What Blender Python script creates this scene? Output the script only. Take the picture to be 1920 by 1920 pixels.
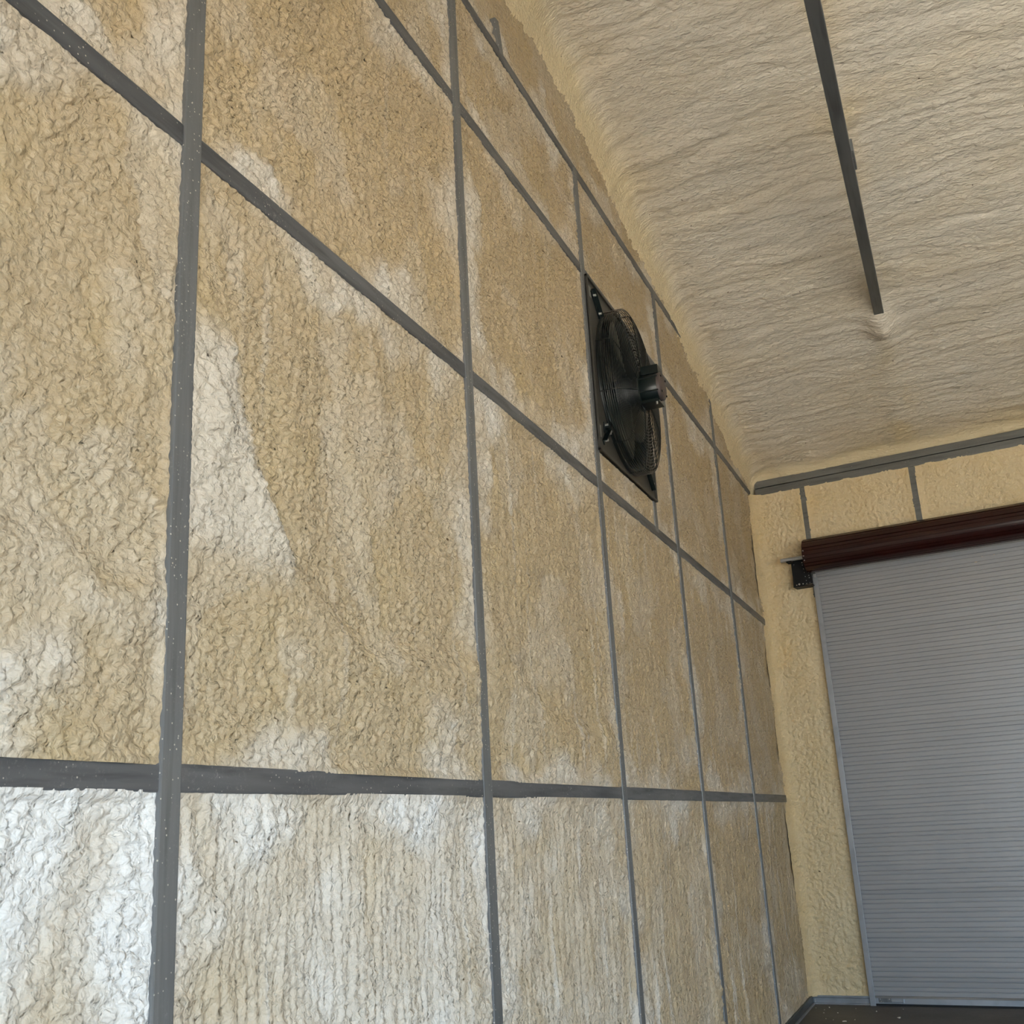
import bpy, bmesh, math, random
import numpy as np
from mathutils import Matrix, Vector

sc = bpy.context.scene
for o in list(bpy.data.objects):
    bpy.data.objects.remove(o, do_unlink=True)
COL = sc.collection
rnd = random.Random(7)

# ------------------------------------------------------------------ camera
SK = -0.1033                      # the eave wall is not quite square to the gable wall
L = 9.303                         # corner of gable wall and eave wall along the gable wall
cam_d = bpy.data.cameras.new('camera')
cam = bpy.data.objects.new('camera', cam_d)
COL.objects.link(cam)
cam_d.sensor_width = 36.0
cam_d.lens = 36.0 * 2025.5 / 1920.0
cam_d.clip_start = 0.02
cam.rotation_mode = 'XYZ'
cam.location = (1.4599, 0.0, 1.4041)
cam.rotation_euler = (1.8586, 0.0536, 0.3994)
sc.camera = cam

# ------------------------------------------------------------------ light
wd = bpy.data.worlds.new('sky')
sc.world = wd
wd.use_nodes = True
bg = wd.node_tree.nodes['Background']
bg.inputs['Color'].default_value = (0.60, 0.80, 1.0, 1)
bg.inputs['Strength'].default_value = 3.7

sun_d = bpy.data.lights.new('sun', 'SUN')
sun = bpy.data.objects.new('sun', sun_d)
COL.objects.link(sun)
sun_d.energy = 24.0
sun_d.angle = math.radians(0.6)
sun_d.color = (1.0, 0.91, 0.78)
sun.rotation_euler = (math.radians(-8), math.radians(-8), 0)

OPEN = (1.22, 8.3, 2.9)           # doorway behind the camera: x0, x1, head height
NEAR = -0.45                      # plane of the wall behind the camera
por_d = bpy.data.lights.new('doorway_daylight', 'AREA')
por = bpy.data.objects.new('doorway_daylight', por_d)
COL.objects.link(por)
por_d.shape = 'RECTANGLE'
por_d.size = OPEN[1] - OPEN[0]
por_d.size_y = OPEN[2]
por_d.cycles.is_portal = True
por.location = ((OPEN[0] + OPEN[1]) / 2, NEAR - 0.05, OPEN[2] / 2)
por.rotation_euler = (math.radians(90), 0, 0)

sc.view_settings.view_transform = 'Standard'
sc.view_settings.look = 'None'
sc.view_settings.gamma = 1.0
sc.view_settings.use_curve_mapping = False
sc.view_settings.exposure = 1.04
sc.cycles.max_bounces = 8
sc.cycles.diffuse_bounces = 7
sc.cycles.glossy_bounces = 3
sc.cycles.use_adaptive_sampling = True
sc.cycles.adaptive_threshold = 0.02

# ------------------------------------------------------------------ helpers
def tag(o, label=None, cat=None, group=None, kind=None):
    if label: o['label'] = label
    if cat: o['category'] = cat
    if group: o['group'] = group
    if kind: o['kind'] = kind
    return o

def empty(name, loc=(0, 0, 0), mat=None):
    o = bpy.data.objects.new(name, None)
    COL.objects.link(o)
    o.empty_display_size = 0.1
    o.location = loc
    return o

def link(name, me, mat, parent=None):
    o = bpy.data.objects.new(name, me)
    COL.objects.link(o)
    if mat is not None and not me.materials:
        me.materials.append(mat)
    if parent is not None:
        o.parent = parent
    return o

def mesh_from(name, verts, faces, smooth=False):
    me = bpy.data.meshes.new(name)
    me.from_pydata([tuple(v) for v in verts], [], faces)
    me.update()
    if smooth:
        me.polygons.foreach_set('use_smooth', [True] * len(me.polygons))
    return me

class MB:
    """collects simple solids into one mesh"""
    def __init__(s): s.v = []; s.f = []; s.sm = []
    def add(s, v, f, smooth=False):
        n = len(s.v); s.v += [tuple(p) for p in v]
        s.f += [tuple(i + n for i in q) for q in f]; s.sm += [smooth] * len(f)
        return s
    def box(s, x0, x1, y0, y1, z0, z1, c=0.0):
        """box; c > 0 gives chamfered edges"""
        if c <= 0:
            v = [(x, y, z) for x in (x0, x1) for y in (y0, y1) for z in (z0, z1)]
            f = [(0, 1, 3, 2), (4, 6, 7, 5), (0, 4, 5, 1), (2, 3, 7, 6), (0, 2, 6, 4), (1, 5, 7, 3)]
            return s.add(v, f)
        bm = bmesh.new()
        bmesh.ops.create_cube(bm, size=1.0)
        for q in bm.verts:
            q.co = Vector((x0 + (q.co.x + .5) * (x1 - x0), y0 + (q.co.y + .5) * (y1 - y0), z0 + (q.co.z + .5) * (z1 - z0)))
        bmesh.ops.bevel(bm, geom=bm.edges[:], offset=c, segments=2, affect='EDGES', profile=0.6)
        bm.verts.index_update()
        v = [tuple(q.co) for q in bm.verts]
        f = [tuple(w.index for w in p.verts) for p in bm.faces]
        bm.free()
        return s.add(v, f)
    def cyl(s, p0, p1, r0, r1=None, n=20, caps=True, smooth=True):
        r1 = r0 if r1 is None else r1
        p0 = Vector(p0); p1 = Vector(p1); a = (p1 - p0).normalized()
        t = a.orthogonal().normalized(); b = a.cross(t)
        v = []
        for p, r in ((p0, r0), (p1, r1)):
            for k in range(n):
                w = 2 * math.pi * k / n
                v.append(p + t * r * math.cos(w) + b * r * math.sin(w))
        f = [(k, (k + 1) % n, n + (k + 1) % n, n + k) for k in range(n)]
        s.add(v, f, smooth)
        if caps:
            s.add(v[:n], [tuple(range(n))[::-1]]); s.add(v[n:], [tuple(range(n))])
        return s
    def lathe(s, prof, axis_o, axis, n=32, smooth=True):
        """prof: (along, radius) list"""
        o = Vector(axis_o); a = Vector(axis).normalized()
        t = a.orthogonal().normalized(); b = a.cross(t)
        v = []
        for (h, r) in prof:
            for k in range(n):
                w = 2 * math.pi * k / n
                v.append(o + a * h + t * r * math.cos(w) + b * r * math.sin(w))
        f = []
        for j in range(len(prof) - 1):
            for k in range(n):
                f.append((j * n + k, j * n + (k + 1) % n, (j + 1) * n + (k + 1) % n, (j + 1) * n + k))
        return s.add(v, f, smooth)
    def prism(s, prof, ax, a0, a1, smooth=False):
        """closed 2-D profile extruded along axis ax ('x','y','z')"""
        n = len(prof); v = []
        for a in (a0, a1):
            for (p, q) in prof:
                v.append({'x': (a, p, q), 'y': (p, a, q), 'z': (p, q, a)}[ax])
        f = [(k, (k + 1) % n, n + (k + 1) % n, n + k) for k in range(n)]
        s.add(v, f, smooth)
        s.add(v[:n], [tuple(range(n))[::-1]]); s.add(v[n:], [tuple(range(n))])
        return s
    def mesh(s, name):
        me = mesh_from(name, s.v, s.f)
        me.polygons.foreach_set('use_smooth', s.sm)
        bm = bmesh.new(); bm.from_mesh(me)
        bmesh.ops.recalc_face_normals(bm, faces=bm.faces)
        bm.to_mesh(me); bm.free()
        return me
    def build(s, name, mat, parent=None):
        return link(name, s.mesh(name), mat, parent)

# ------------------------------------------------------------------ numpy noise
_rs = np.random.RandomState(11)
_P = _rs.permutation(512).astype(np.int64)
_G = np.stack([np.cos(np.arange(512) * 2.399963), np.sin(np.arange(512) * 2.399963)], 1)
_R1 = _rs.rand(512); _R2 = _rs.rand(512)

def _hash(i, j, s):
    return _P[(_P[(i + s * 37) & 511] + j) & 511]

def gn(x, y, s=0):
    """gradient noise, about -1..1"""
    xi = np.floor(x).astype(np.int64); yi = np.floor(y).astype(np.int64)
    fx = x - xi; fy = y - yi
    u = fx * fx * fx * (fx * (fx * 6 - 15) + 10); v = fy * fy * fy * (fy * (fy * 6 - 15) + 10)
    r = 0
    for dx in (0, 1):
        for dy in (0, 1):
            g = _G[_hash(xi + dx, yi + dy, s)]
            w = (u if dx else 1 - u) * (v if dy else 1 - v)
            r = r + w * (g[..., 0] * (fx - dx) + g[..., 1] * (fy - dy))
    return r * 1.5

def fbm(x, y, s=0, o=3, k=0.5):
    r = 0; a = 1
    for i in range(o):
        r = r + a * gn(x * 2 ** i, y * 2 ** i, s + i); a *= k
    return r

def cell(x, y, s=0):
    """rounded lumps: 1 in the middle of a cell, 0 in the joints"""
    xi = np.floor(x).astype(np.int64); yi = np.floor(y).astype(np.int64)
    d1 = np.full(x.shape, 9.0); d2 = np.full(x.shape, 9.0)
    for dx in (-1, 0, 1):
        for dy in (-1, 0, 1):
            h = _hash(xi + dx, yi + dy, s)
            d = (xi + dx + _R1[h] - x) ** 2 + (yi + dy + _R2[h] - y) ** 2
            d2 = np.minimum(d2, np.maximum(d1, d)); d1 = np.minimum(d1, d)
    e = np.sqrt(d2) - np.sqrt(d1)
    return 1 - np.exp(-3.2 * e)

def sst(a, b, x):
    t = np.clip((x - a) / (b - a), 0, 1)
    return t * t * (3 - 2 * t)

def grid_mesh(name, pos, white, ny):
    """pos: (n, m, 3) array -> smooth quad grid with a float attribute 'white'"""
    n, m, _ = pos.shape
    me = bpy.data.meshes.new(name)
    me.vertices.add(n * m)
    me.vertices.foreach_set('co', pos.reshape(-1).astype(np.float32))
    idx = np.arange(n * m).reshape(n, m)
    q = np.stack([idx[:-1, :-1], idx[1:, :-1], idx[1:, 1:], idx[:-1, 1:]], -1).reshape(-1, 4)
    if ny: q = q[:, ::-1]
    nf = len(q)
    me.loops.add(nf * 4); me.polygons.add(nf)
    me.loops.foreach_set('vertex_index', q.reshape(-1).astype(np.int32))
    me.polygons.foreach_set('loop_start', np.arange(0, nf * 4, 4, dtype=np.int32))
    me.polygons.foreach_set('use_smooth', np.ones(nf, dtype=bool))
    me.update(calc_edges=True)
    a = me.attributes.new('white', 'FLOAT', 'POINT')
    a.data.foreach_set('value', white.reshape(-1).astype(np.float32))
    return me

# ------------------------------------------------------------------ materials
def mat_new(name):
    m = bpy.data.materials.new(name); m.use_nodes = True
    nt = m.node_tree; b = nt.nodes['Principled BSDF']
    return m, nt, b

def N(nt, t, **kw):
    n = nt.nodes.new(t)
    for k, v in kw.items():
        if k in n.inputs: n.inputs[k].default_value = v
        else: setattr(n, k, v)
    return n

def coords(nt, scale=(1, 1, 1)):
    tc = N(nt, 'ShaderNodeTexCoord'); mp = N(nt, 'ShaderNodeMapping')
    mp.inputs['Scale'].default_value = scale
    nt.links.new(tc.outputs['Object'], mp.inputs['Vector'])
    return mp.outputs['Vector']

def noise(nt, vec, scale, detail=3.0, rough=0.55, dist=0.0):
    n = N(nt, 'ShaderNodeTexNoise')
    n.inputs['Scale'].default_value = scale; n.inputs['Detail'].default_value = detail
    n.inputs['Roughness'].default_value = rough; n.inputs['Distortion'].default_value = dist
    nt.links.new(vec, n.inputs['Vector'])
    return n.outputs['Fac']

def ramp(nt, fac, p0, p1, c0=(0, 0, 0, 1), c1=(1, 1, 1, 1)):
    r = N(nt, 'ShaderNodeValToRGB')
    r.color_ramp.elements[0].position = p0; r.color_ramp.elements[1].position = p1
    r.color_ramp.elements[0].color = c0; r.color_ramp.elements[1].color = c1
    nt.links.new(fac, r.inputs['Fac'])
    return r.outputs['Color']

def mix(nt, fac, a, b, typ='MIX'):
    n = N(nt, 'ShaderNodeMix', data_type='RGBA', blend_type=typ)
    for sock, v in ((n.inputs[0], fac), (n.inputs[6], a), (n.inputs[7], b)):
        if hasattr(v, 'links') or hasattr(v, 'is_linked'): nt.links.new(v, sock)
        elif isinstance(v, (int, float)): sock.default_value = v
        else: sock.default_value = (*v, 1) if len(v) == 3 else v
    return n.outputs[2]

def bump(nt, b, h, strength, dist, prev=None):
    n = N(nt, 'ShaderNodeBump')
    n.inputs['Strength'].default_value = strength; n.inputs['Distance'].default_value = dist
    nt.links.new(h, n.inputs['Height'])
    if prev is not None: nt.links.new(prev, n.inputs['Normal'])
    nt.links.new(n.outputs['Normal'], b.inputs['Normal'])
    return n.outputs['Normal']

def foam_material(name, cream, white, yellow, rough=0.42, stretch=(1, 1, 1)):
    m, nt, b = mat_new(name)
    at = N(nt, 'ShaderNodeAttribute', attribute_name='white')
    v = coords(nt)
    vs = coords(nt, stretch)
    tone = noise(nt, v, 3.2, 4, 0.6)
    c = mix(nt, ramp(nt, tone, 0.45, 0.75), cream, yellow)
    ng = N(nt, 'ShaderNodeMath', operation='MULTIPLY', use_clamp=True); ng.inputs[1].default_value = -1.0
    ps = N(nt, 'ShaderNodeMath', operation='MULTIPLY', use_clamp=True); ps.inputs[1].default_value = 1.0
    nt.links.new(at.outputs['Fac'], ng.inputs[0]); nt.links.new(at.outputs['Fac'], ps.inputs[0])
    c = mix(nt, ps.outputs[0], c, white)
    c = mix(nt, ng.outputs[0], c, (0.76, 0.62, 0.38))          # fresh yellow foam in the corners
    fine = noise(nt, v, 34, 3, 0.6)
    c = mix(nt, ramp(nt, fine, 0.35, 0.7), c, mix(nt, 0.12, c, (0.80, 0.74, 0.62)))
    pit = noise(nt, v, 26, 2, 0.5)
    c = mix(nt, ramp(nt, pit, 0.765, 0.80), c, (0.12, 0.075, 0.035))
    nt.links.new(c, b.inputs['Base Color'])
    b.inputs['Roughness'].default_value = rough
    b.inputs['Specular IOR Level'].default_value = 0.30
    n1 = bump(nt, b, noise(nt, vs, 62, 2, 0.5, 0.4), 1.0, 0.010)
    bump(nt, b, noise(nt, v, 210, 2, 0.5), 0.30, 0.002, n1)
    return m

M = {}
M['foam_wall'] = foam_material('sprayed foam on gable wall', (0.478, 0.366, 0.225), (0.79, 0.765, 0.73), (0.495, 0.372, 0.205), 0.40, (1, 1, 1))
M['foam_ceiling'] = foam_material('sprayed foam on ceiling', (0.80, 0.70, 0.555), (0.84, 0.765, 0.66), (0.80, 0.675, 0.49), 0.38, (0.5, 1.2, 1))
M['foam_back'] = foam_material('yellow sprayed foam on eave wall', (0.73, 0.572, 0.336), (0.78, 0.636, 0.41), (0.73, 0.542, 0.278), 0.38)

def steel_material(name, base, light, dark, stretch, speck=0.0, metal=0.35, rough=0.5):
    m, nt, b = mat_new(name)
    v = coords(nt); vs = coords(nt, stretch)
    c = mix(nt, ramp(nt, noise(nt, vs, 9, 4, 0.65), 0.35, 0.7), base, light)
    c = mix(nt, ramp(nt, noise(nt, vs, 30, 3, 0.6), 0.5, 0.8), c, dark)
    if speck > 0:
        sp = N(nt, 'ShaderNodeTexVoronoi'); sp.inputs['Scale'].default_value = 70
        nt.links.new(v, sp.inputs['Vector'])
        s1 = ramp(nt, sp.outputs['Distance'], 0.10, 0.16, (1, 1, 1, 1), (0, 0, 0, 1))
        s2 = ramp(nt, noise(nt, v, 7, 3, 0.7), 0.62 - speck, 0.72 - speck)
        mm = N(nt, 'ShaderNodeMath', operation='MULTIPLY')
        nt.links.new(s1, mm.inputs[0]); nt.links.new(s2, mm.inputs[1])
        c = mix(nt, mm.outputs[0], c, (0.66, 0.62, 0.54))
        sm = ramp(nt, noise(nt, v, 120, 3, 0.7), 0.55, 0.72)
        s3 = ramp(nt, noise(nt, v, 4.5, 3, 0.7), 0.45, 0.7)
        m2 = N(nt, 'ShaderNodeMath', operation='MULTIPLY')
        nt.links.new(sm, m2.inputs[0]); nt.links.new(s3, m2.inputs[1])
        m3 = N(nt, 'ShaderNodeMath', operation='MULTIPLY'); m3.inputs[1].default_value = 0.5
        nt.links.new(m2.outputs[0], m3.inputs[0])
        c = mix(nt, m3.outputs[0], c, (0.45, 0.44, 0.42))
    nt.links.new(c, b.inputs['Base Color'])
    b.inputs['Metallic'].default_value = metal
    b.inputs['Roughness'].default_value = rough
    bump(nt, b, noise(nt, vs, 60, 3, 0.6), 0.12, 0.002)
    return m

M['stud'] = steel_material('galvanised stud tube', (0.165, 0.17, 0.175), (0.23, 0.235, 0.24), (0.115, 0.118, 0.12), (1, 1, 0.06), 0.27)
M['girt'] = steel_material('scraped girt tube', (0.10, 0.103, 0.11), (0.20, 0.203, 0.21), (0.055, 0.057, 0.06), (1, 0.10, 1), 0.13)
M['eave'] = steel_material('eave tube', (0.15, 0.15, 0.14), (0.22, 0.22, 0.21), (0.09, 0.09, 0.085), (0.1, 1, 1), 0.04)
M['tie'] = steel_material('tie beam tube', (0.12, 0.125, 0.13), (0.17, 0.175, 0.18), (0.08, 0.08, 0.082), (1, 0.08, 1), 0.0, 0.4, 0.4)
M['base_dark'] = steel_material('dark base rail', (0.06, 0.066, 0.066), (0.10, 0.105, 0.105), (0.035, 0.037, 0.037), (1, 0.1, 1), 0.05)
M['galv'] = steel_material('bright galvanised steel', (0.40, 0.42, 0.45), (0.50, 0.52, 0.55), (0.30, 0.315, 0.34), (0.15, 1, 0.15), 0.0, 0.7, 0.38)

def plain(name, col, rough=0.5, metal=0.0, var=0.15, scale=8.0, spec=0.5, stretch=(1, 1, 1)):
    m, nt, b = mat_new(name)
    v = coords(nt, stretch)
    dk = tuple(c * (1 - var) for c in col); lt = tuple(min(1, c * (1 + var)) for c in col)
    c = mix(nt, ramp(nt, noise(nt, v, scale, 4, 0.6), 0.3, 0.7), dk, lt)
    nt.links.new(c, b.inputs['Base Color'])
    b.inputs['Roughness'].default_value = rough
    b.inputs['Metallic'].default_value = metal
    b.inputs['Specular IOR Level'].default_value = spec
    return m

M['slat'] = plain('grey painted door curtain', (0.37, 0.365, 0.37), 0.33, 0.12, 0.05, 3, 0.5, (0.3, 1, 1))
M['brown'] = plain('dark brown painted curtain', (0.026, 0.0055, 0.0040), 0.20, 0.0, 0.15, 3, 0.5, (0.3, 1, 1))
for m_ in (M['brown'],):
    b_ = m_.node_tree.nodes['Principled BSDF']
    b_.inputs['Coat Weight'].default_value = 0.12; b_.inputs['Coat Roughness'].default_value = 0.06
M['black'] = plain('black painted bracket', (0.006, 0.006, 0.007), 0.5, 0.0, 0.2, 20, 0.3)
M['bolt'] = plain('zinc bolt', (0.55, 0.55, 0.53), 0.35, 0.8, 0.1, 40)
M['rubber'] = plain('black rubber seal', (0.008, 0.008, 0.009), 0.7)
M['fan_panel'] = plain('dark bronze fan panel', (0.050, 0.047, 0.040), 0.45, 0.1, 0.12, 5)
M['fan_green'] = plain('dark green-black fan paint', (0.007, 0.012, 0.012), 0.34, 0.0, 0.15, 8)
M['fan_blade'] = plain('grey green fan blade', (0.016, 0.024, 0.023), 0.3, 0.1, 0.15, 6)
M['wire'] = plain('black guard wire', (0.008, 0.010, 0.010), 0.28, 0.0, 0.1, 30)
M['cap'] = plain('brownish motor end cap', (0.085, 0.065, 0.062), 0.5, 0.2, 0.15, 12)
M['sticker'] = plain('grey sticker', (0.20, 0.20, 0.18), 0.5, 0.0, 0.2, 60)
M['sheet'] = plain('outer wall sheet', (0.45, 0.42, 0.36), 0.6)
M['crumb'] = plain('foam crumb', (0.72, 0.68, 0.58), 0.6, 0, 0.1, 40)

def floor_material():
    m, nt, b = mat_new('dark concrete floor')
    v = coords(nt)
    c = mix(nt, ramp(nt, noise(nt, v, 2.3, 5, 0.65), 0.3, 0.7), (0.070, 0.066, 0.062), (0.115, 0.108, 0.102))
    c = mix(nt, ramp(nt, noise(nt, v, 40, 3, 0.6), 0.55, 0.8), c, (0.05, 0.047, 0.044))
    nt.links.new(c, b.inputs['Base Color'])
    b.inputs['Roughness'].default_value = 0.62
    bump(nt, b, noise(nt, v, 45, 4, 0.6), 0.25, 0.003)
    return m
M['floor'] = floor_material()
M['ground'] = plain('pale gravel yard', (0.42, 0.40, 0.36), 0.85, 0, 0.2, 1.5)

# ------------------------------------------------------------------ the setting: shell
T = 0.063                                     # tube size (2.5 in)
STUDS = [0.235, 1.754, 3.284, 4.779, 6.301, 7.850]
G1, G2, G3, G4 = 1.542, 2.995, 4.149, 4.745

def s_eave(x, y): return L + SK * x - y
def ceil_z(x, y):
    s = s_eave(x, y); s2 = y - NEAR + 0.1
    k = 0.5
    m_ = 0.5 * (s + s2 - np.sqrt((s - s2) ** 2 + k * k))
    return 4.335 + 0.232 * m_

floor = MB().box(-0.1, 9.3, NEAR - 0.12, 9.6, -0.12, 0).build('floor', M['floor'])
tag(floor, 'dark grey concrete floor with pale foam crumbs', 'floor', kind='structure')
yard = MB().box(-12, 22, -22, NEAR - 0.12, -0.16, -0.02).build('yard_ground', M['ground'])
tag(yard, 'pale gravel yard outside the open doorway', 'ground', kind='structure')

wl = MB().box(-0.11, -0.075, NEAR - 0.1, 9.5, -0.1, 5.7).build('wall_left', M['sheet'])
tag(wl, 'tall gable wall of steel tubes filled with sprayed cream foam', 'wall', kind='structure')

wr = MB().box(9.1, 9.2, NEAR - 0.1, 9.5, -0.1, 5.7).build('wall_right', M['foam_ceiling'])
tag(wr, 'plain cream end wall opposite the fan wall', 'wall', kind='structure')

mb = MB()
mb.box(-0.1, OPEN[0], NEAR - 0.1, NEAR, -0.1, 4.6)
mb.box(OPEN[1], 9.2, NEAR - 0.1, NEAR, -0.1, 4.6)
mb.box(OPEN[0], OPEN[1], NEAR - 0.1, NEAR, OPEN[2], 4.6)
wf = mb.build('wall_front', M['foam_ceiling'])
tag(wf, 'cream front wall around the wide open doorway', 'wall', kind='structure')

# ------------------------------------------------------------------ gable wall framing
def tube(name, parent, mat, x0, x1, y0, y1, z0, z1):
    return MB().box(x0, x1, y0, y1, z0, z1, 0.005).build(name, mat, parent)

for i, y in enumerate(STUDS):
    top = G4 if i < 5 else 4.66
    tube('stud', wl, M['stud'], -T, 0.0, y - T / 2, y + T / 2, 0.0, top)
for z, yend in ((G1, 9.29), (G2, 9.25), (G3, 9.28), (G4, 7.62)):
    tube('girt', wl, M['girt'], -T - 0.004, -0.004, NEAR, yend, z - T / 2 + 0.003, z + T / 2 - 0.003)
tube('blocking', wl, M['stud'], -T, -0.002, 5.79, 5.79 + T, G2, G3)
# web strut that rises from the top girt
v = []
st = MB().box(-T, -0.002, -0.022, 0.022, 0.0, 0.17, 0.004).build('web_strut', M['stud'], wl)
st.location = (0, 3.81, G4 + 0.01); st.rotation_euler = (math.radians(13), 0, 0)

# ------------------------------------------------------------------ foam on the gable wall
def interp_curve(pts, y):
    a = np.array(pts); return np.interp(y, a[:, 0], a[:, 1])

def foam_height(y, z, d_edge, style, seed):
    """depth of the foam face (x) and its whiteness at wall points"""
    wy = y + 0.035 * gn(y * 5, z * 5, 3); wz = z + 0.035 * gn(y * 5, z * 5, 5)
    big = 0.011 * fbm(y * 2.0, z * 1.6, 21 + seed, 2)
    mid = 0.005 * gn(wy * 9, wz * 7, 31 + seed)
    edge = sst(0.02, 0.15, d_edge + 0.19 * gn(y * 3.1, z * 2.6, 41 + seed) + 0.07 * gn(y * 9, z * 8, 43))
    # lumps (pebbly)
    px = wy * 30 + 0.4 * gn(y * 40, z * 40, 7); pz = wz * 26
    peb = cell(px, pz, 51)
    peb2 = cell(wy * 62, wz * 50, 53)
    lump = 0.012 * peb + 0.0075 * peb2 + 0.014 * np.abs(gn(wy * 16, wz * 13, 55))
    # running drips
    dy = y + 0.012 * gn(y * 3, z * 2.5, 61)
    drip = 0.016 * np.abs(gn(dy * 26, z * 1.6, 63 + seed)) + 0.012 * np.abs(gn(dy * 50, z * 5.0, 65)) + 0.0060 * peb2
    thin = np.clip(gn(dy * 22, z * 0.9, 67 + seed) - 0.45, 0, 1) * 0.022
    drip = drip + thin
    # ripples
    ry = wy * 0.80 + wz * 0.60; rz = -wy * 0.60 + wz * 0.80
    rip = 0.007 * np.abs(gn(ry * 12, rz * 34, 71)) + 0.016 * np.abs(gn(ry * 26, rz * 50, 73)) + 0.0075 * peb2
    wd_, wr_, wl_ = style
    tot = wd_ + wr_ + wl_
    loc = gn(y * 2.2, z * 1.8, 81 + seed)
    wl2 = wl_ * (1 + 0.9 * loc); wr2 = wr_ * (1 - 0.9 * loc)
    core = (1.4 - 0.45 * sst(2.0, 1.6, y)) * (wd_ * drip + wr2 * rip + wl2 * lump) / tot
    tex = core * edge + lump * (1 - edge)
    base = -0.035 + 0.010 * (1 - edge) - 0.006 * sst(0.1, 0.5, d_edge)
    h = base + big + mid + tex
    # the foam thins out against the tubes, ragged over their edges
    rag = 0.0035 * gn(y * 60, z * 60, 91) + 0.003 * gn(y * 13, z * 13, 93)
    e = sst(0.0, 0.02, d_edge)
    h = h * e + (-0.0085 + rag) * (1 - e)
    w = (1 - edge) * 0.42 * sst(-0.35, 0.25, gn(wy * 1.9, wz * 1.7, 99 + seed)) + 0.16 * sst(0.12, 0.3, gn(wy * 2.6, wz * 2.2, 95 + seed) + 0.25 * gn(wy * 11, wz * 9, 96))
    w = w * (0.65 + 0.35 * sst(-0.3, 0.3, gn(y * 9, z * 7, 97)))
    w = np.maximum(w, 0.45 * np.clip(thin / 0.006, 0, 1) * min(1, wd_) * edge)  # glossy highlights of the thin drips, painted in as whiter foam
    return h, np.clip(w, 0, 1)

def add_wall_features(y, z, h, w):
    # thick pass of foam sweeping through the bays: a step along a curve
    def step(pts, amp, wid, y0, y1):
        zc = interp_curve(pts, y) + 0.03 * gn(y * 8, z * 3, 121)
        m_ = sst(y0 - 0.08, y0 + 0.05, y) * (1 - sst(y1 - 0.05, y1 + 0.08, y))
        fall = 1 - sst(0.0, 0.55, zc - z)
        return amp * m_ * sst(-wid, wid, zc - z) * fall
    h = h + step([(1.0, 2.02), (1.30, 1.98), (1.55, 1.93), (1.75, 1.93)], 0.038, 0.05, 0.3, 1.68)
    h = h + step([(1.80, 2.50), (1.95, 2.32), (2.2, 2.05), (2.5, 1.90), (2.9, 1.90), (3.2, 1.95)], 0.036, 0.05, 1.84, 3.22)
    h = h + step([(3.3, 2.2), (3.6, 1.95), (4.0, 1.80), (4.7, 1.82)], 0.026, 0.05, 3.36, 4.7)
    # near vertical folds in the big bay beside the heavy stud
    m_ = sst(1.9, 2.1, y) * (1 - sst(3.0, 3.2, y)) * sst(1.95, 2.2, z) * (1 - sst(2.65, 2.9, z))
    h = h + 0.020 * m_ * gn(y * 7 + 0.8 * z, z * 0.7, 131)
    # white unsprayed-over patch next to the stud
    wp = sst(0.03, -0.03, (y - 1.79) - (0.10 + 0.30 * sst(2.75, 1.95, z) - 0.02) + 0.05 * gn(y * 6, z * 6, 133)) * sst(1.95, 2.1, z) * (1 - sst(2.50, 2.62, z)) * (y > 1.754)
    w = np.maximum(w, 0.40 * wp); h = h + 0.007 * wp
    return h, w

def wall_panel(y0, y1, z0, z1, dy, dz, style, seed, free=(), white=0.0):
    """one foam bay between the tubes; y0.. are the tube edges"""
    o = 0.005
    n = max(4, int((y1 - y0 + 2 * o) / dy)); m = max(4, int((z1 - z0 + 2 * o) / dz))
    ys = np.linspace(y0 - o, y1 + o, n); zs = np.linspace(z0 - o, z1 + o, m)
    y, z = np.meshgrid(ys, zs, indexing='ij')
    big = np.full(y.shape, 9.0)
    d = big
    if 'l' not in free: d = np.minimum(d, y - y0)
    if 'r' not in free: d = np.minimum(d, y1 - y)
    if 'b' not in free: d = np.minimum(d, z - z0)
    if 't' not in free: d = np.minimum(d, z1 - z)
    d = np.maximum(d, 0)
    h, w = foam_height(y, z, d, style, seed)
    h, w = add_wall_features(y, z, h, w)
    if white > 0:
        w = np.clip(w + white * (0.75 + 0.5 * gn(y * 5, z * 4, 141)), 0, 1)
    pos = np.stack([h, y, z], -1)
    me = grid_mesh('foam_panel', pos, w, False)
    return link('foam_panel', me, M['foam_wall'], wl)

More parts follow.
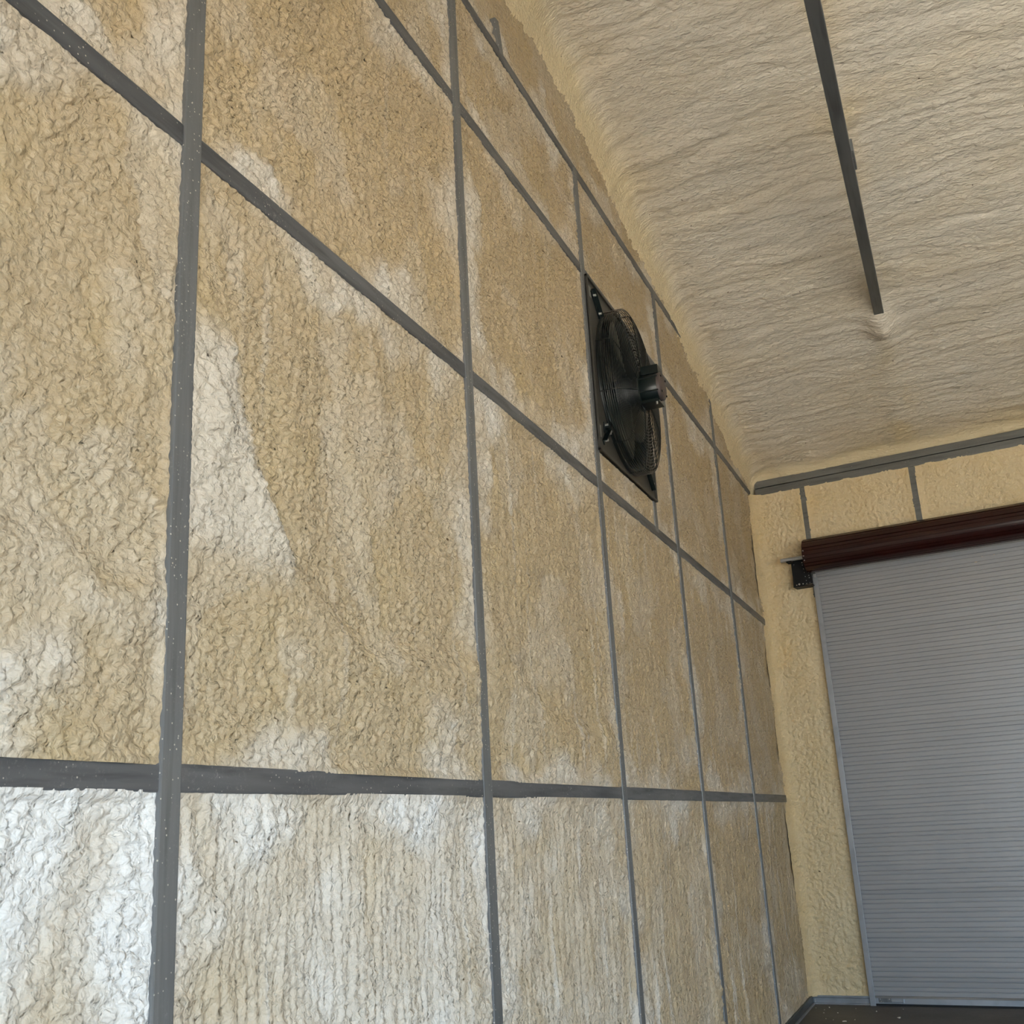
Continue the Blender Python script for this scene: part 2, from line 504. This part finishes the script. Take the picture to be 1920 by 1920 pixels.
res = [0.013, 0.0062, 0.0066, 0.0085, 0.0105, 0.0115, 0.0125]
cols = [NEAR] + STUDS + [L + 0.02]
rows = [(0.063, G1), (G1, G2), (G2, G3), (G3, G4)]
styles = {0: (1.0, 0.1, 0.35), 1: (0.35, 0.8, 0.6), 2: (0.2, 1.0, 0.5), 3: (0.3, 0.7, 0.5)}
for c in range(0, len(cols) - 1):
    y0 = cols[c] + (T / 2 if c else 0.0)
    y1 = cols[c + 1] - (T / 2 if c < len(cols) - 2 else 0)
    for r, (za, zb) in enumerate(rows):
        z0 = za + (T / 2 - 0.003 if r else 0.0); z1 = zb - T / 2 + 0.003
        st_ = styles[r]
        if r == 0 and c == 1: st_ = (0.25, 0.15, 1.0)
        if r == 1 and c >= 3: st_ = (0.7, 0.5, 0.6)
        if r == 0 and c >= 3: st_ = (1.0, 0.08, 0.2)
        if r == 1 and c == 1: st_ = (0.0, 1.0, 0.22)
        if r == 2 and c == 1: st_ = (0.05, 0.8, 0.9)
        fr = ''
        if c == 0: fr += 'l'
        if c == len(cols) - 2: fr += 'r'
        dy = res[c]; dz = res[c] * 0.76
        if r == 0 and c >= 2: dy *= 0.85; dz *= 1.4
        wb_ = {1: 0.95, 2: 0.5, 3: 0.28, 4: 0.12}.get(c, 0.0) if r == 0 else 0.0  # lowest bays whitened towards the doorway: its daylight put into the foam colour
        if c == 4 and r == 2:                  # the bay that holds the exhaust fan
            wall_panel(5.79 + T, y1, z0, z1, dy, dz, st_, c * 3 + r, fr)
            wall_panel(y0, 5.79, z0, 3.175, dy, dz, st_, c * 3 + r, fr)
            continue
        if c >= 6 and r == 3: z1 = 4.75; fr += 't'
        wall_panel(y0, y1, z0, z1, dy, dz, st_, c * 3 + r, fr, wb_)
wall_panel(2.4, 7.9, G4 + T / 2 - 0.003, 5.55, 0.014, 0.014, (0.4, 0.7, 0.5), 5, 'lrt')

# ------------------------------------------------------------------ ceiling foam
def axis(stops):
    out = []
    for (a, b, d) in stops:
        out.append(np.arange(a, b, d))
    return np.concatenate(out + [np.array([stops[-1][1]])])
xs = axis([(-0.06, 3.3, 0.0105), (3.3, 9.2, 0.12)])
ys = axis([(NEAR - 0.3, 3.6, 0.12), (3.6, 9.5, 0.0115)])
x, y = np.meshgrid(xs, ys, indexing='ij')
s = s_eave(x, y)
zc = ceil_z(x, y)
wx = x + 0.05 * gn(x * 3, y * 3, 203); ws = s + 0.05 * gn(x * 3.2, y * 3.2, 205) + 0.10 * gn(x * 1.0, s * 1.2, 206)
tx = 0.008 * fbm(x * 1.1, s * 3.2, 207, 2) + 0.020 * np.abs(gn(x * 0.7, s * 4.6 + 0.5 * gn(x * 1.5, s * 2, 208), 210)) + 0.012 * np.abs(gn(wx * 2.0, ws * 12, 209)) \
    + 0.008 * np.abs(gn(wx * 9, ws * 27, 211)) + 0.009 * np.abs(gn(wx * 20, ws * 40, 213)) \
    + 0.0045 * cell(wx * 24, ws * 30, 215) * sst(-0.1, 0.4, gn(x * 2.5, s * 2.5, 217)) + 0.0018 * cell(wx * 50, ws * 60, 219)
# fillets against the gable wall, the eave, and swelling over the hidden rafter
R_ = 0.14 + 0.03 * gn(y * 2.5, x * 0, 221) + 0.01 * gn(y * 9, x * 0, 222)
u = np.clip(R_ - x, 0, R_)
fil = R_ - np.sqrt(np.maximum(R_ * R_ - u * u, 0))
fil = np.where(x < 0, R_ + (-x) * 2, fil)
R2 = 0.07 + 0.015 * gn(x * 3, y * 0, 223)
u2 = np.clip(R2 - s, 0, R2)
fil2 = np.minimum(R2 - np.sqrt(np.maximum(R2 * R2 - u2 * u2, 0)), 0.06)
raf = 0.012 * np.exp(-((x - 1.333) / 0.11) ** 2) * (1 - sst(1.4, 2.2, s)) + 0.075 * np.exp(-((x - 1.33) / 0.085) ** 2 - ((y - 7.47) / 0.17) ** 2)
z = zc - tx - fil - fil2 - raf
near = np.maximum(np.exp(-np.maximum(x, 0) / 0.12), np.exp(-np.maximum(s, 0) / 0.22))
st_bar = np.exp(-((x - 1.333) / 0.10) ** 2) * sst(-0.1, 0.3, gn(x * 4, y * 2.2, 231))
w = np.clip(0.75 + 0.6 * gn(x * 1.3, s * 2.6, 233) - 1.9 * near - 0.8 * st_bar, -0.85, 1)
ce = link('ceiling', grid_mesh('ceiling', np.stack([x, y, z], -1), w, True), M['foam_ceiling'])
tag(ce, 'sloped ceiling of rippled cream sprayed foam', 'ceiling', kind='structure')
tb = tube('tie_beam', ce, M['tie'], 1.296, 1.362, 2.0, 7.62, 4.706, 4.769)
tb['label'] = 'dark steel tie beam sinking into the ceiling foam'
ws_ = MB().box(1.360, 1.374, 5.27, 5.46, 4.725, 4.80, 0.003).build('web_strut', M['stud'], ce)
# roof sheet over the foam keeps the daylight out
mb = MB()
mb.add([(-0.3, -0.9, 4.5), (9.4, -0.9, 4.5), (9.4, 4.4, 5.75), (-0.3, 4.4, 5.75), (9.4, 9.9, 4.5), (-0.3, 9.9, 4.5)],
       [(0, 1, 2, 3), (3, 2, 4, 5)])
rf = mb.build('roof_sheet', M['sheet'], ce)

# ------------------------------------------------------------------ eave wall (local frame: +x along the wall, -y into the room)
ANG = math.atan(SK)
def at_back(o):
    o.location = (0, L, 0); o.rotation_euler = (0, 0, ANG); return o
K = math.sqrt(1 + SK * SK)

wb = at_back(MB().box(-0.12, 9.4, 0.075, 0.115, -0.1, 4.5).build('wall_back', M['sheet']))
tag(wb, 'yellow foamed eave wall around the roll-up door', 'wall', kind='structure')
DU0, DU1 = 0.462, 3.60                    # door curtain from / to
tube('eave_tube', wb, M['eave'], 0.035, 9.0, 0.0, 0.06, 4.128, 4.1925)
tube('eave_tube', wb, M['eave'], 0.035, 9.0, -0.004, 0.06, 4.197, 4.260)
tube('stud', wb, M['eave'], 0.416, 0.474, 0.004, 0.06, 3.16, 4.128)
tube('stud', wb, M['eave'], 1.322, 1.385, 0.004, 0.06, 3.30, 4.128)

def back_panel(u0, u1, z0, z1, d, seed, free='', corner=False):
    o = 0.008
    n = max(4, int((u1 - u0 + 2 * o) / d)); m = max(4, int((z1 - z0 + 2 * o) / d))
    us = np.linspace(u0 - o, u1 + o, n); zs = np.linspace(z0 - o, z1 + o, m)
    U, Z = np.meshgrid(us, zs, indexing='ij')
    dd = np.full(U.shape, 9.0)
    if 'l' not in free: dd = np.minimum(dd, U - u0)
    if 'r' not in free: dd = np.minimum(dd, u1 - U)
    if 'b' not in free: dd = np.minimum(dd, Z - z0)
    if 't' not in free: dd = np.minimum(dd, z1 - Z)
    dd = np.maximum(dd, 0)
    wu = U + 0.05 * gn(U * 4, Z * 4, 303); wz = Z + 0.05 * gn(U * 4, Z * 4, 305)
    h = -0.010 + 0.010 * gn(U * 2.5, Z * 2, 307 + seed) + 0.005 * gn(wu * 8, wz * 6, 309) \
        + 0.010 * cell(wu * 24, wz * 22, 311) + 0.018 * np.abs(gn(wu * 20, wz * 18, 313)) + 0.0055 * cell(wu * 46, wz * 42, 315) - 0.013
    rag = 0.006 * gn(U * 9, Z * 9, 317) + 0.003 * gn(U * 45, Z * 45, 319)
    e = sst(0.0, 0.04, dd)
    h = h * e + (-0.002 + rag) * (1 - e)
    w = np.clip(0.35 + 0.5 * gn(U * 3, Z * 2, 321), 0, 1)
    if corner:
        Rr = 0.11 + 0.03 * gn(Z * 1.6, U * 0, 323) + 0.012 * gn(Z * 7, U * 0, 325)
        q = np.clip(Rr - U, 0, Rr)
        f = Rr - np.sqrt(np.maximum(Rr * Rr - q * q, 0))
        f = np.where(U < 0, Rr + (-U) * 1.5, f)
        h = h + f
        w = w * sst(0.02, 0.25, U)
    pos = np.stack([U, -h, Z], -1)
    return link('foam_panel', grid_mesh('foam_panel', pos, w, False), M['foam_back'], wb)

back_panel(0.0, 0.416, 3.16, 4.128, 0.0085, 1, 'lb', True)
back_panel(0.0, 0.452, 0.063, 3.16, 0.0085, 1, 'lt', True)
back_panel(0.474, 1.322, 3.25, 4.128, 0.009, 2, 'b')
back_panel(1.385, 3.0, 3.25, 4.128, 0.011, 3, 'br')
back_panel(3.0, 9.1, 3.25, 4.128, 0.05, 3, 'brl')
back_panel(DU1 + 0.08, 9.1, 0.0, 3.25, 0.05, 4, 'btr')

# ------------------------------------------------------------------ roll-up door
dr = at_back(empty('door_1'))
tag(dr, 'closed grey corrugated roll-up door with dark brown coil', 'door', kind='structure')
PER = 0.0693
YC = -0.012
prof = [(0.0, 0.0), (0.0, 0.0300), (0.0015, 0.0315), (0.009, 0.0325), (0.009, 0.0375), (-0.001, 0.0385), (-0.003, 0.0400), (-0.003, 0.0610), (-0.001, 0.0625), (0.009, 0.0635), (0.009, 0.0680), (0.0, 0.0693)]
slat_mes = []
def slat_mesh(k):
    mb = MB()
    pts = [(YC + (a if a > 0 else a), b) for a, b in prof]
    n = len(pts); v = []
    for uu in (DU0, DU1):
        for (a, b) in pts: v.append((uu, a, b))
    f = [(i, i + 1, n + i + 1, n + i) for i in range(n - 1)]
    mb.add(v, f)
    # back face gives it thickness
    v2 = []
    for uu in (DU0, DU1):
        for (a, b) in ((YC + 0.010, 0.0), (YC + 0.010, PER)): v2.append((uu, a, b))
    mb.add(v2, [(0, 1, 3, 2)])
    return mb.mesh('slat')
sm = slat_mesh(0)
z = 0.066
i = 0
while z < 3.44:
    o = link('slat', sm, M['slat'], dr)
    o.location = (0, 0, z)
    a = rnd.uniform(-1.2, 1.2)
    if rnd.random() < 0.15: a += 2.6
    o.rotation_euler = (math.radians(a), 0, 0)
    z += PER; i += 1
# bottom bar, seal, latch
bb = MB().prism([(YC - 0.016, 0.014), (YC - 0.016, 0.052), (YC - 0.004, 0.064), (YC + 0.01, 0.066), (YC + 0.01, 0.014)], 'x', DU0, DU1).build('bottom_bar', M['galv'], dr)
MB().box(DU0 + 0.006, DU1, YC - 0.014, YC + 0.012, 0.0, 0.0145).build('rubber_seal', M['rubber'], bb)
lt = MB()
lt.box(0.505, 0.60, YC - 0.024, YC - 0.016, 0.023, 0.052, 0.002)
lt.build('latch_plate', M['stud'], bb)
lt = MB()
lt.box(0.60, 0.69, YC - 0.028, YC - 0.016, 0.026, 0.040, 0.003)
lt.box(0.682, 0.692, YC - 0.034, YC - 0.016, 0.022, 0.050, 0.002)
lt.build('latch_bolt', M['galv'], bb)
for uu in (0.52, 0.585):
    MB().cyl((uu, YC - 0.016, 0.047), (uu, YC - 0.029, 0.047), 0.004, n=10).build('screw', M['bolt'], bb)
# guides
for (g0, g1_) in ((0.443, 0.484), (DU1 - 0.02, DU1 + 0.03)):
    g = MB()
    g.box(g0, g1_, -0.050, -0.044, 0.0, 3.335, 0.001)
    g.box(g0, g0 + 0.006, -0.046, 0.06, 0.0, 3.335, 0.001)
    g.box(g0, g1_ - 0.006, 0.010, 0.016, 0.0, 3.335, 0.001)
    g.build('guide_rail', M['eave'] if g0 > 1 else M['galv'], dr)
# coil of curtain over the door
RC, ZC, YO = 0.140, 3.482, -0.158
nseg = 13
cp = []
for k in range(nseg):
    a0 = 2 * math.pi * k / nseg
    for (fr, rr) in ((0.0, 1.0), (0.14, 1.0), (0.30, 1.0), (0.46, 1.0), (0.48, 0.93), (0.54, 0.93), (0.56, 0.98), (0.74, 0.98), (0.92, 0.98), (0.94, 0.93), (0.985, 0.93)):
        a = a0 + fr * 2 * math.pi / nseg + 0.15
        cp.append((YO + RC * rr * math.cos(a), ZC + RC * rr * math.sin(a)))
roll = MB().prism(cp, 'x', 0.436, DU1 + 0.02).build('curtain_roll', M['brown'], dr)
roll['label'] = 'dark brown ribbed coil of door curtain'
for (aa) in (205, 190, 172):
    a = math.radians(aa)
    p = Vector((0.448, YO + RC * math.cos(a), ZC + RC * math.sin(a))); nn = Vector((0, math.cos(a), math.sin(a)))
    MB().cyl(p - nn * 0.006, p + nn * 0.005, 0.0045, n=10).build('rivet', M['bolt'], roll)
MB().cyl((0.222, YO, ZC - 0.004), (0.45, YO, ZC - 0.004), 0.0165, n=20).build('shaft', M['galv'], dr)
# black bracket plate with bolts
br = MB()
br.prism([(0.300, 3.474), (0.436, 3.474), (0.452, 3.262), (0.288, 3.246)], 'y', -0.106, -0.098)
br.box(0.292, 0.300, -0.104, 0.0, 3.25, 3.474)
br.box(0.292, 0.452, -0.104, 0.0, 3.246, 3.254)
br.box(0.270, 0.315, -0.175, -0.098, 3.452, 3.462)
br = br.build('bracket_plate', M['black'], dr)
br['label'] = 'black steel bracket plate with bolts'
bl = [(0.318, 3.262, 1), (0.340, 3.267, 1.7), (0.372, 3.266, 1.1), (0.402, 3.264, 1), (0.402, 3.29, .8), (0.398, 3.325, .8), (0.394, 3.36, .8), (0.391, 3.392, .8), (0.387, 3.425, .8), (0.385, 3.447, .8), (0.315, 3.44, .8), (0.43, 3.268, .8), (0.43, 3.31, 1), (0.428, 3.33, .8)]
for (uu, zz, sc_) in bl:
    MB().cyl((uu, -0.106, zz), (uu, -0.112, zz), 0.0052 * sc_, 0.004 * sc_, n=8).build('bolt', M['bolt'], br)
MB().cyl((0.47, -0.06, 3.325), (0.585, -0.06, 3.327), 0.0055, n=10).build('stop_pin', M['bolt'], dr)
MB().box(0.452, 0.474, -0.066, -0.044, 3.312, 3.345, 0.004).build('guide_cap', M['bolt'], dr)

# ------------------------------------------------------------------ base rails
bs = MB().box(-T, 0.006, NEAR, L - 0.02, 0.012, 0.063, 0.004).build('baseboard_left', M['base_dark'])
tag(bs, 'dark steel base rail along the foot of the fan wall', 'base rail', kind='structure')
MB().box(-T, 0.018, NEAR, L - 0.03, 0.0, 0.012).build('lip', M['galv'], bs)
bk = MB()
bk.prism([(0.0, 0.0), (-0.022, 0.0), (-0.022, 0.006), (-0.010, 0.010), (-0.010, 0.044), (-0.016, 0.050), (-0.016, 0.062), (0.0, 0.062)], 'x', 0.0, 0.443)
bk = at_back(bk.build('baseboard_back', M['galv']))
tag(bk, 'bright galvanised base channel between corner and door guide', 'base rail', kind='structure')
for (uu, zz) in ((0.018, 0.03), (0.018, 0.018)):
    MB().cyl((uu, -0.010, zz), (uu, -0.016, zz), 0.005, n=10).build('screw', M['bolt'], bk)

# ------------------------------------------------------------------ exhaust fan
FY, FZ = 5.312, 3.652
HW, HH = 0.522, 0.480
fan = empty('exhaust_fan', (0.0, FY, FZ))
tag(fan, 'black wall exhaust fan with wire guard and protruding motor on square panel', 'exhaust fan')

def panel_with_hole(x0, x1, hw, hh, r, n=64):
    mb = MB(); v = []; f = []
    for xx in (x1, x0):
        for k in range(n):
            w = 2 * math.pi * k / n
            v.append((xx, r * math.cos(w), r * math.sin(w)))
        for k in range(n):
            w = 2 * math.pi * k / n
            c, s_ = math.cos(w), math.sin(w)
            t = min(hw / max(abs(c), 1e-6), hh / max(abs(s_), 1e-6))
            v.append((xx, t * c, t * s_))
    for k in range(n):
        j = (k + 1) % n
        f.append((k, j, n + j, n + k))
        f.append((2 * n + k, 3 * n + k, 3 * n + j, 2 * n + j))
        f.append((n + k, n + j, 3 * n + j, 3 * n + k))
        f.append((k, 2 * n + k, 2 * n + j, j))
    return mb.add(v, f)
RG = 0.452
pm = panel_with_hole(-0.004, 0.004, HW, HH, 0.425)
for (a0, a1, b0, b1) in ((-HW, HW, HH - 0.014, HH), (-HW, HW, -HH, -HH + 0.014), (-HW, -HW + 0.014, -HH, HH), (HW - 0.014, HW, -HH, HH)):
    pm.box(-0.06, 0.014, a0, a1, b0, b1, 0.002)
pn = pm.build('fan_panel', M['fan_panel'], fan)
# venturi ring and dark tunnel with shutter blades behind
MB().lathe([(-0.066, 0.40), (-0.02, 0.40), (0.006, 0.412), (0.016, 0.428), (0.018, 0.44), (0.010, 0.446), (0.0, 0.446)], (0, 0, 0), (1, 0, 0), 64).build('venturi_ring', M['fan_green'], fan)
for k in range(7):
    zz = -0.36 + k * 0.12
    hw_ = math.sqrt(max(0.0, 0.40 ** 2 - zz ** 2))
    s_ = MB().box(-0.068, -0.064, -hw_, hw_, zz - 0.058, zz + 0.058).build('shutter_blade', M['fan_green'], fan)
# wire guard: side rings, front rings, spokes
gd = empty('wire_guard'); gd.parent = fan
def ring_mesh(r, wire, n=64, m=6):
    v = []; f = []
    for k in range(n):
        w = 2 * math.pi * k / n
        for j in range(m):
            q = 2 * math.pi * j / m
            rr = r + wire * math.cos(q)
            v.append((wire * math.sin(q), rr * math.cos(w), rr * math.sin(w)))
    for k in range(n):
        for j in range(m):
            a = k * m + j; b = k * m + (j + 1) % m; c = ((k + 1) % n) * m + (j + 1) % m; d_ = ((k + 1) % n) * m + j
            f.append((a, d_, c, b))
    return mesh_from('guard_ring', v, f, True)
side = ring_mesh(RG, 0.0021)
DG = 0.088
for k in range(8):
    o = link('guard_ring', side, M['wire'], gd)
    o.location = (0.010 + k * (DG - 0.012) / 7, 0, 0)
def dome(r): return DG + 0.030 * (1 - (r / RG) ** 2)
r = RG - 0.008
while r > 0.105:
    o = link('guard_ring', ring_mesh(r, 0.0019), M['wire'], gd)
    o.location = (dome(r), 0, 0)
    r -= 0.0165
for k in range(10):
    w = math.radians(18 + 36 * k)
    mb = MB(); pts = [Vector((0.004, RG, 0)), Vector((DG * 0.8, RG, 0)), Vector((dome(RG) + 0.002, RG - 0.01, 0))]
    for q in range(1, 7):
        rr = RG - 0.01 - q * (RG - 0.12) / 6
        pts.append(Vector((dome(rr) + 0.003, rr, 0)))
    for p, q in zip(pts[:-1], pts[1:]): mb.cyl(p, q, 0.0028, n=6, caps=False)
    o = mb.build('guard_spoke', M['wire'], gd)
    o.rotation_euler = (w, 0, 0)
# blades and hub
def blade():
    v = []; f = []; nr, na = 9, 8
    for s_ in (0, 1):
        for i in range(nr):
            t = i / (nr - 1); r = 0.07 + t * 0.325
            half = math.radians(24 + 16 * math.sin(math.pi * min(1, t * 0.9 + 0.12)))
            pitch = 0.060 * (1 - 0.35 * t)
            for j in range(na):
                a = (j / (na - 1) * 2 - 1)
                ang = a * half + 0.35 * t
                v.append((0.020 + a * pitch * 0.55 + 0.012 * (1 - a * a) + (0.003 if s_ else 0), r * math.cos(ang), r * math.sin(ang)))
    o = nr * na
    for i in range(nr - 1):
        for j in range(na - 1):
            a = i * na + j
            f.append((a, a + 1, a + na + 1, a + na)); f.append((o + a, o + a + na, o + a + na + 1, o + a + 1))
    for i in range(nr - 1):
        f.append((i * na, (i + 1) * na, o + (i + 1) * na, o + i * na))
        a = i * na + na - 1; f.append((a, o + a, o + a + na, a + na))
    for j in range(na - 1):
        f.append((j, o + j, o + j + 1, j + 1)); a = (nr - 1) * na + j; f.append((a, a + 1, o + a + 1, o + a))
    return mesh_from('blade', v, f, True)
bm_ = blade()
for k in range(3):
    o = link('blade', bm_, M['fan_blade'], fan)
    o.rotation_euler = (math.radians(100 + 120 * k), 0, 0)
MB().lathe([(-0.03, 0.0), (-0.03, 0.085), (0.05, 0.085), (0.062, 0.07), (0.062, 0.0)], (0, 0, 0), (1, 0, 0), 32).build('hub', M['fan_blade'], fan)
# motor
mt = MB()
mt.lathe([(0.075, 0.0), (0.075, 0.070), (0.085, 0.078), (0.210, 0.078), (0.214, 0.074), (0.214, 0.0)], (0, 0, 0), (1, 0, 0), 40)
for q in range(6):
    w = math.radians(q * 60 + 30)
    mt.cyl((0.09, 0.0785 * math.cos(w), 0.0785 * math.sin(w)), (0.22, 0.0785 * math.cos(w), 0.0785 * math.sin(w)), 0.004, n=6)
mo = mt.build('motor', M['fan_green'], fan)
ec = MB()
ec.lathe([(0.212, 0.0785), (0.226, 0.0765), (0.232, 0.066), (0.235, 0.03), (0.235, 0.0)], (0, 0, 0), (1, 0, 0), 40)
ec.build('end_cap', M['cap'], mo)
for q in range(4):
    w = math.radians(45 + q * 90)
    MB().cyl((0.225, 0.062 * math.cos(w), 0.062 * math.sin(w)), (0.238, 0.062 * math.cos(w), 0.062 * math.sin(w)), 0.006, n=8).build('bolt', M['wire'], mo)
MB().box(0.125, 0.220, -0.045, 0.045, 0.068, 0.118, 0.004).build('junction_box', M['fan_green'], mo)
MB().box(0.09, 0.145, -0.03, 0.03, 0.068, 0.100, 0.004).build('conduit_block', M['fan_green'], mo)
ft = MB()
ft.box(0.09, 0.215, -0.055, 0.055, -0.098, -0.088, 0.002)
ft.box(0.10, 0.20, -0.03, 0.03, -0.09, -0.06)
ft.build('motor_foot', M['fan_green'], mo)
MB().cyl((0.20, -0.045, -0.096), (0.20, -0.045, -0.112), 0.006, n=8).build('bolt', M['bolt'], mo)
# motor mount plate in the guard and four arms out to the corners
MB().lathe([(0.108, 0.0), (0.108, 0.112), (0.116, 0.112), (0.116, 0.0)], (0, 0, 0), (1, 0, 0), 40).build('mount_disc', M['fan_green'], fan)
for k, (sy, sz) in enumerate(((-1, 1), (1, 1), (1, -1), (-1, -1))):
    dv = Vector((0, sy * 0.70, sz * 0.66)).normalized()
    p0 = dv * 0.455; p1 = dv * 0.615
    tn = Vector((1, 0, 0)).cross(dv)
    mb = MB()
    v = []
    for p in (p0, p1):
        for (a, b) in ((0.004, -0.013), (0.004, 0.013), (0.012, 0.013), (0.012, -0.013)):
            v.append(p + Vector((a, 0, 0)) + tn * b)
    mb.add(v, [(0, 1, 2, 3), (4, 7, 6, 5), (0, 4, 5, 1), (1, 5, 6, 2), (2, 6, 7, 3), (3, 7, 4, 0)])
    v = []
    for p in (p0, p1):
        for (a, b) in ((0.004, -0.013), (0.004, -0.009), (0.030, -0.009), (0.030, -0.013)):
            v.append(p + Vector((a, 0, 0)) + tn * b)
    mb.add(v, [(0, 1, 2, 3), (4, 7, 6, 5), (0, 4, 5, 1), (1, 5, 6, 2), (2, 6, 7, 3), (3, 7, 4, 0)])
    ar = mb.build('mounting_arm', M['fan_green'], fan)
    for t in (0.15, 0.80):
        p = p0.lerp(p1, t) + Vector((0.012, 0, 0)) + tn * 0.004
        MB().cyl(p, p + Vector((0.014, 0, 0)), 0.009, 0.007, n=8).build('bolt', M['bolt'], ar)
# clip with bolts at the lower corner, and two small stickers
cl = MB()
cl.box(0.004, 0.040, -0.415, -0.375, -0.335, -0.325, 0.002)
cl.box(0.004, 0.012, -0.42, -0.34, -0.36, -0.300, 0.002)
cl = cl.build('guard_clip', M['fan_green'], fan)
for (a, b) in ((-0.40, -0.315), (-0.36, -0.345)):
    MB().cyl((0.012, a, b), (0.026, a, b), 0.009, n=8).build('bolt', M['bolt'], cl)
MB().box(0.004, 0.0055, -0.495, -0.445, 0.375, 0.435).build('sticker', M['sticker'], fan)
MB().box(0.004, 0.0055, -0.500, -0.465, -0.40, -0.335).build('sticker', M['sticker'], fan)

# ------------------------------------------------------------------ foam crumbs on the floor
def crumb_mesh(seed, r):
    bm = bmesh.new()
    bmesh.ops.create_icosphere(bm, subdivisions=2, radius=r)
    q = random.Random(seed)
    ph = [q.uniform(0, 6) for _ in range(6)]
    for v_ in bm.verts:
        c = v_.co.normalized()
        k = 1 + 0.25 * math.sin(4 * c.x + ph[0]) + 0.2 * math.sin(5 * c.y + ph[1]) + 0.2 * math.sin(4 * c.z + ph[2])
        v_.co *= k
        v_.co.z *= 0.65
    me = bpy.data.meshes.new('foam_crumb'); bm.to_mesh(me); bm.free()
    zmin = min(v_.co.z for v_ in me.vertices)
    for v_ in me.vertices: v_.co.z -= zmin + 0.0005
    me.polygons.foreach_set('use_smooth', [True] * len(me.polygons))
    me.materials.append(M['crumb'])
    return me
crumbs = [(0.046, 9.098, 0.0021), (0.144, 9.108, 0.0047), (0.121, 9.005, 0.0021), (0.134, 8.872, 0.0041), (0.233, 8.877, 0.0041), (0.236, 8.585, 0.0030), (0.317, 8.537, 0.0069), (0.330, 8.533, 0.0039), (0.384, 8.595, 0.0040), (0.342, 9.070, 0.0026), (0.500, 8.951, 0.0046), (0.677, 8.679, 0.0080), (0.180, 8.631, 0.0020), (0.680, 9.058, 0.0021),]
LB = {1: 'pale foam crumb on the floor near the corner base channel', 0: 'pale foam speck on the floor against the corner', 10: 'pale foam crumb at the foot of the door guide', 9: 'pale foam speck on the floor below the base channel', 13: 'pale foam speck on the floor under the rubber door seal', 6: 'elongated pale foam crumb lying on the dark floor', 11: 'largest pale foam crumb on the floor before the door'}
for k, (cx, cy, rr) in enumerate(crumbs):
    me = crumb_mesh(k, max(rr, 0.003))
    o = link('foam_crumb', me, M['crumb'])
    o.location = (cx, cy, 0); o.rotation_euler = (0, 0, rnd.uniform(0, 6))
    if k in (6, 11): o.scale = (1.6, 0.8, 0.8)
    tag(o, LB.get(k, 'tiny pale foam crumb scattered on the dark floor'), 'foam crumb', 'foam crumbs on the floor')
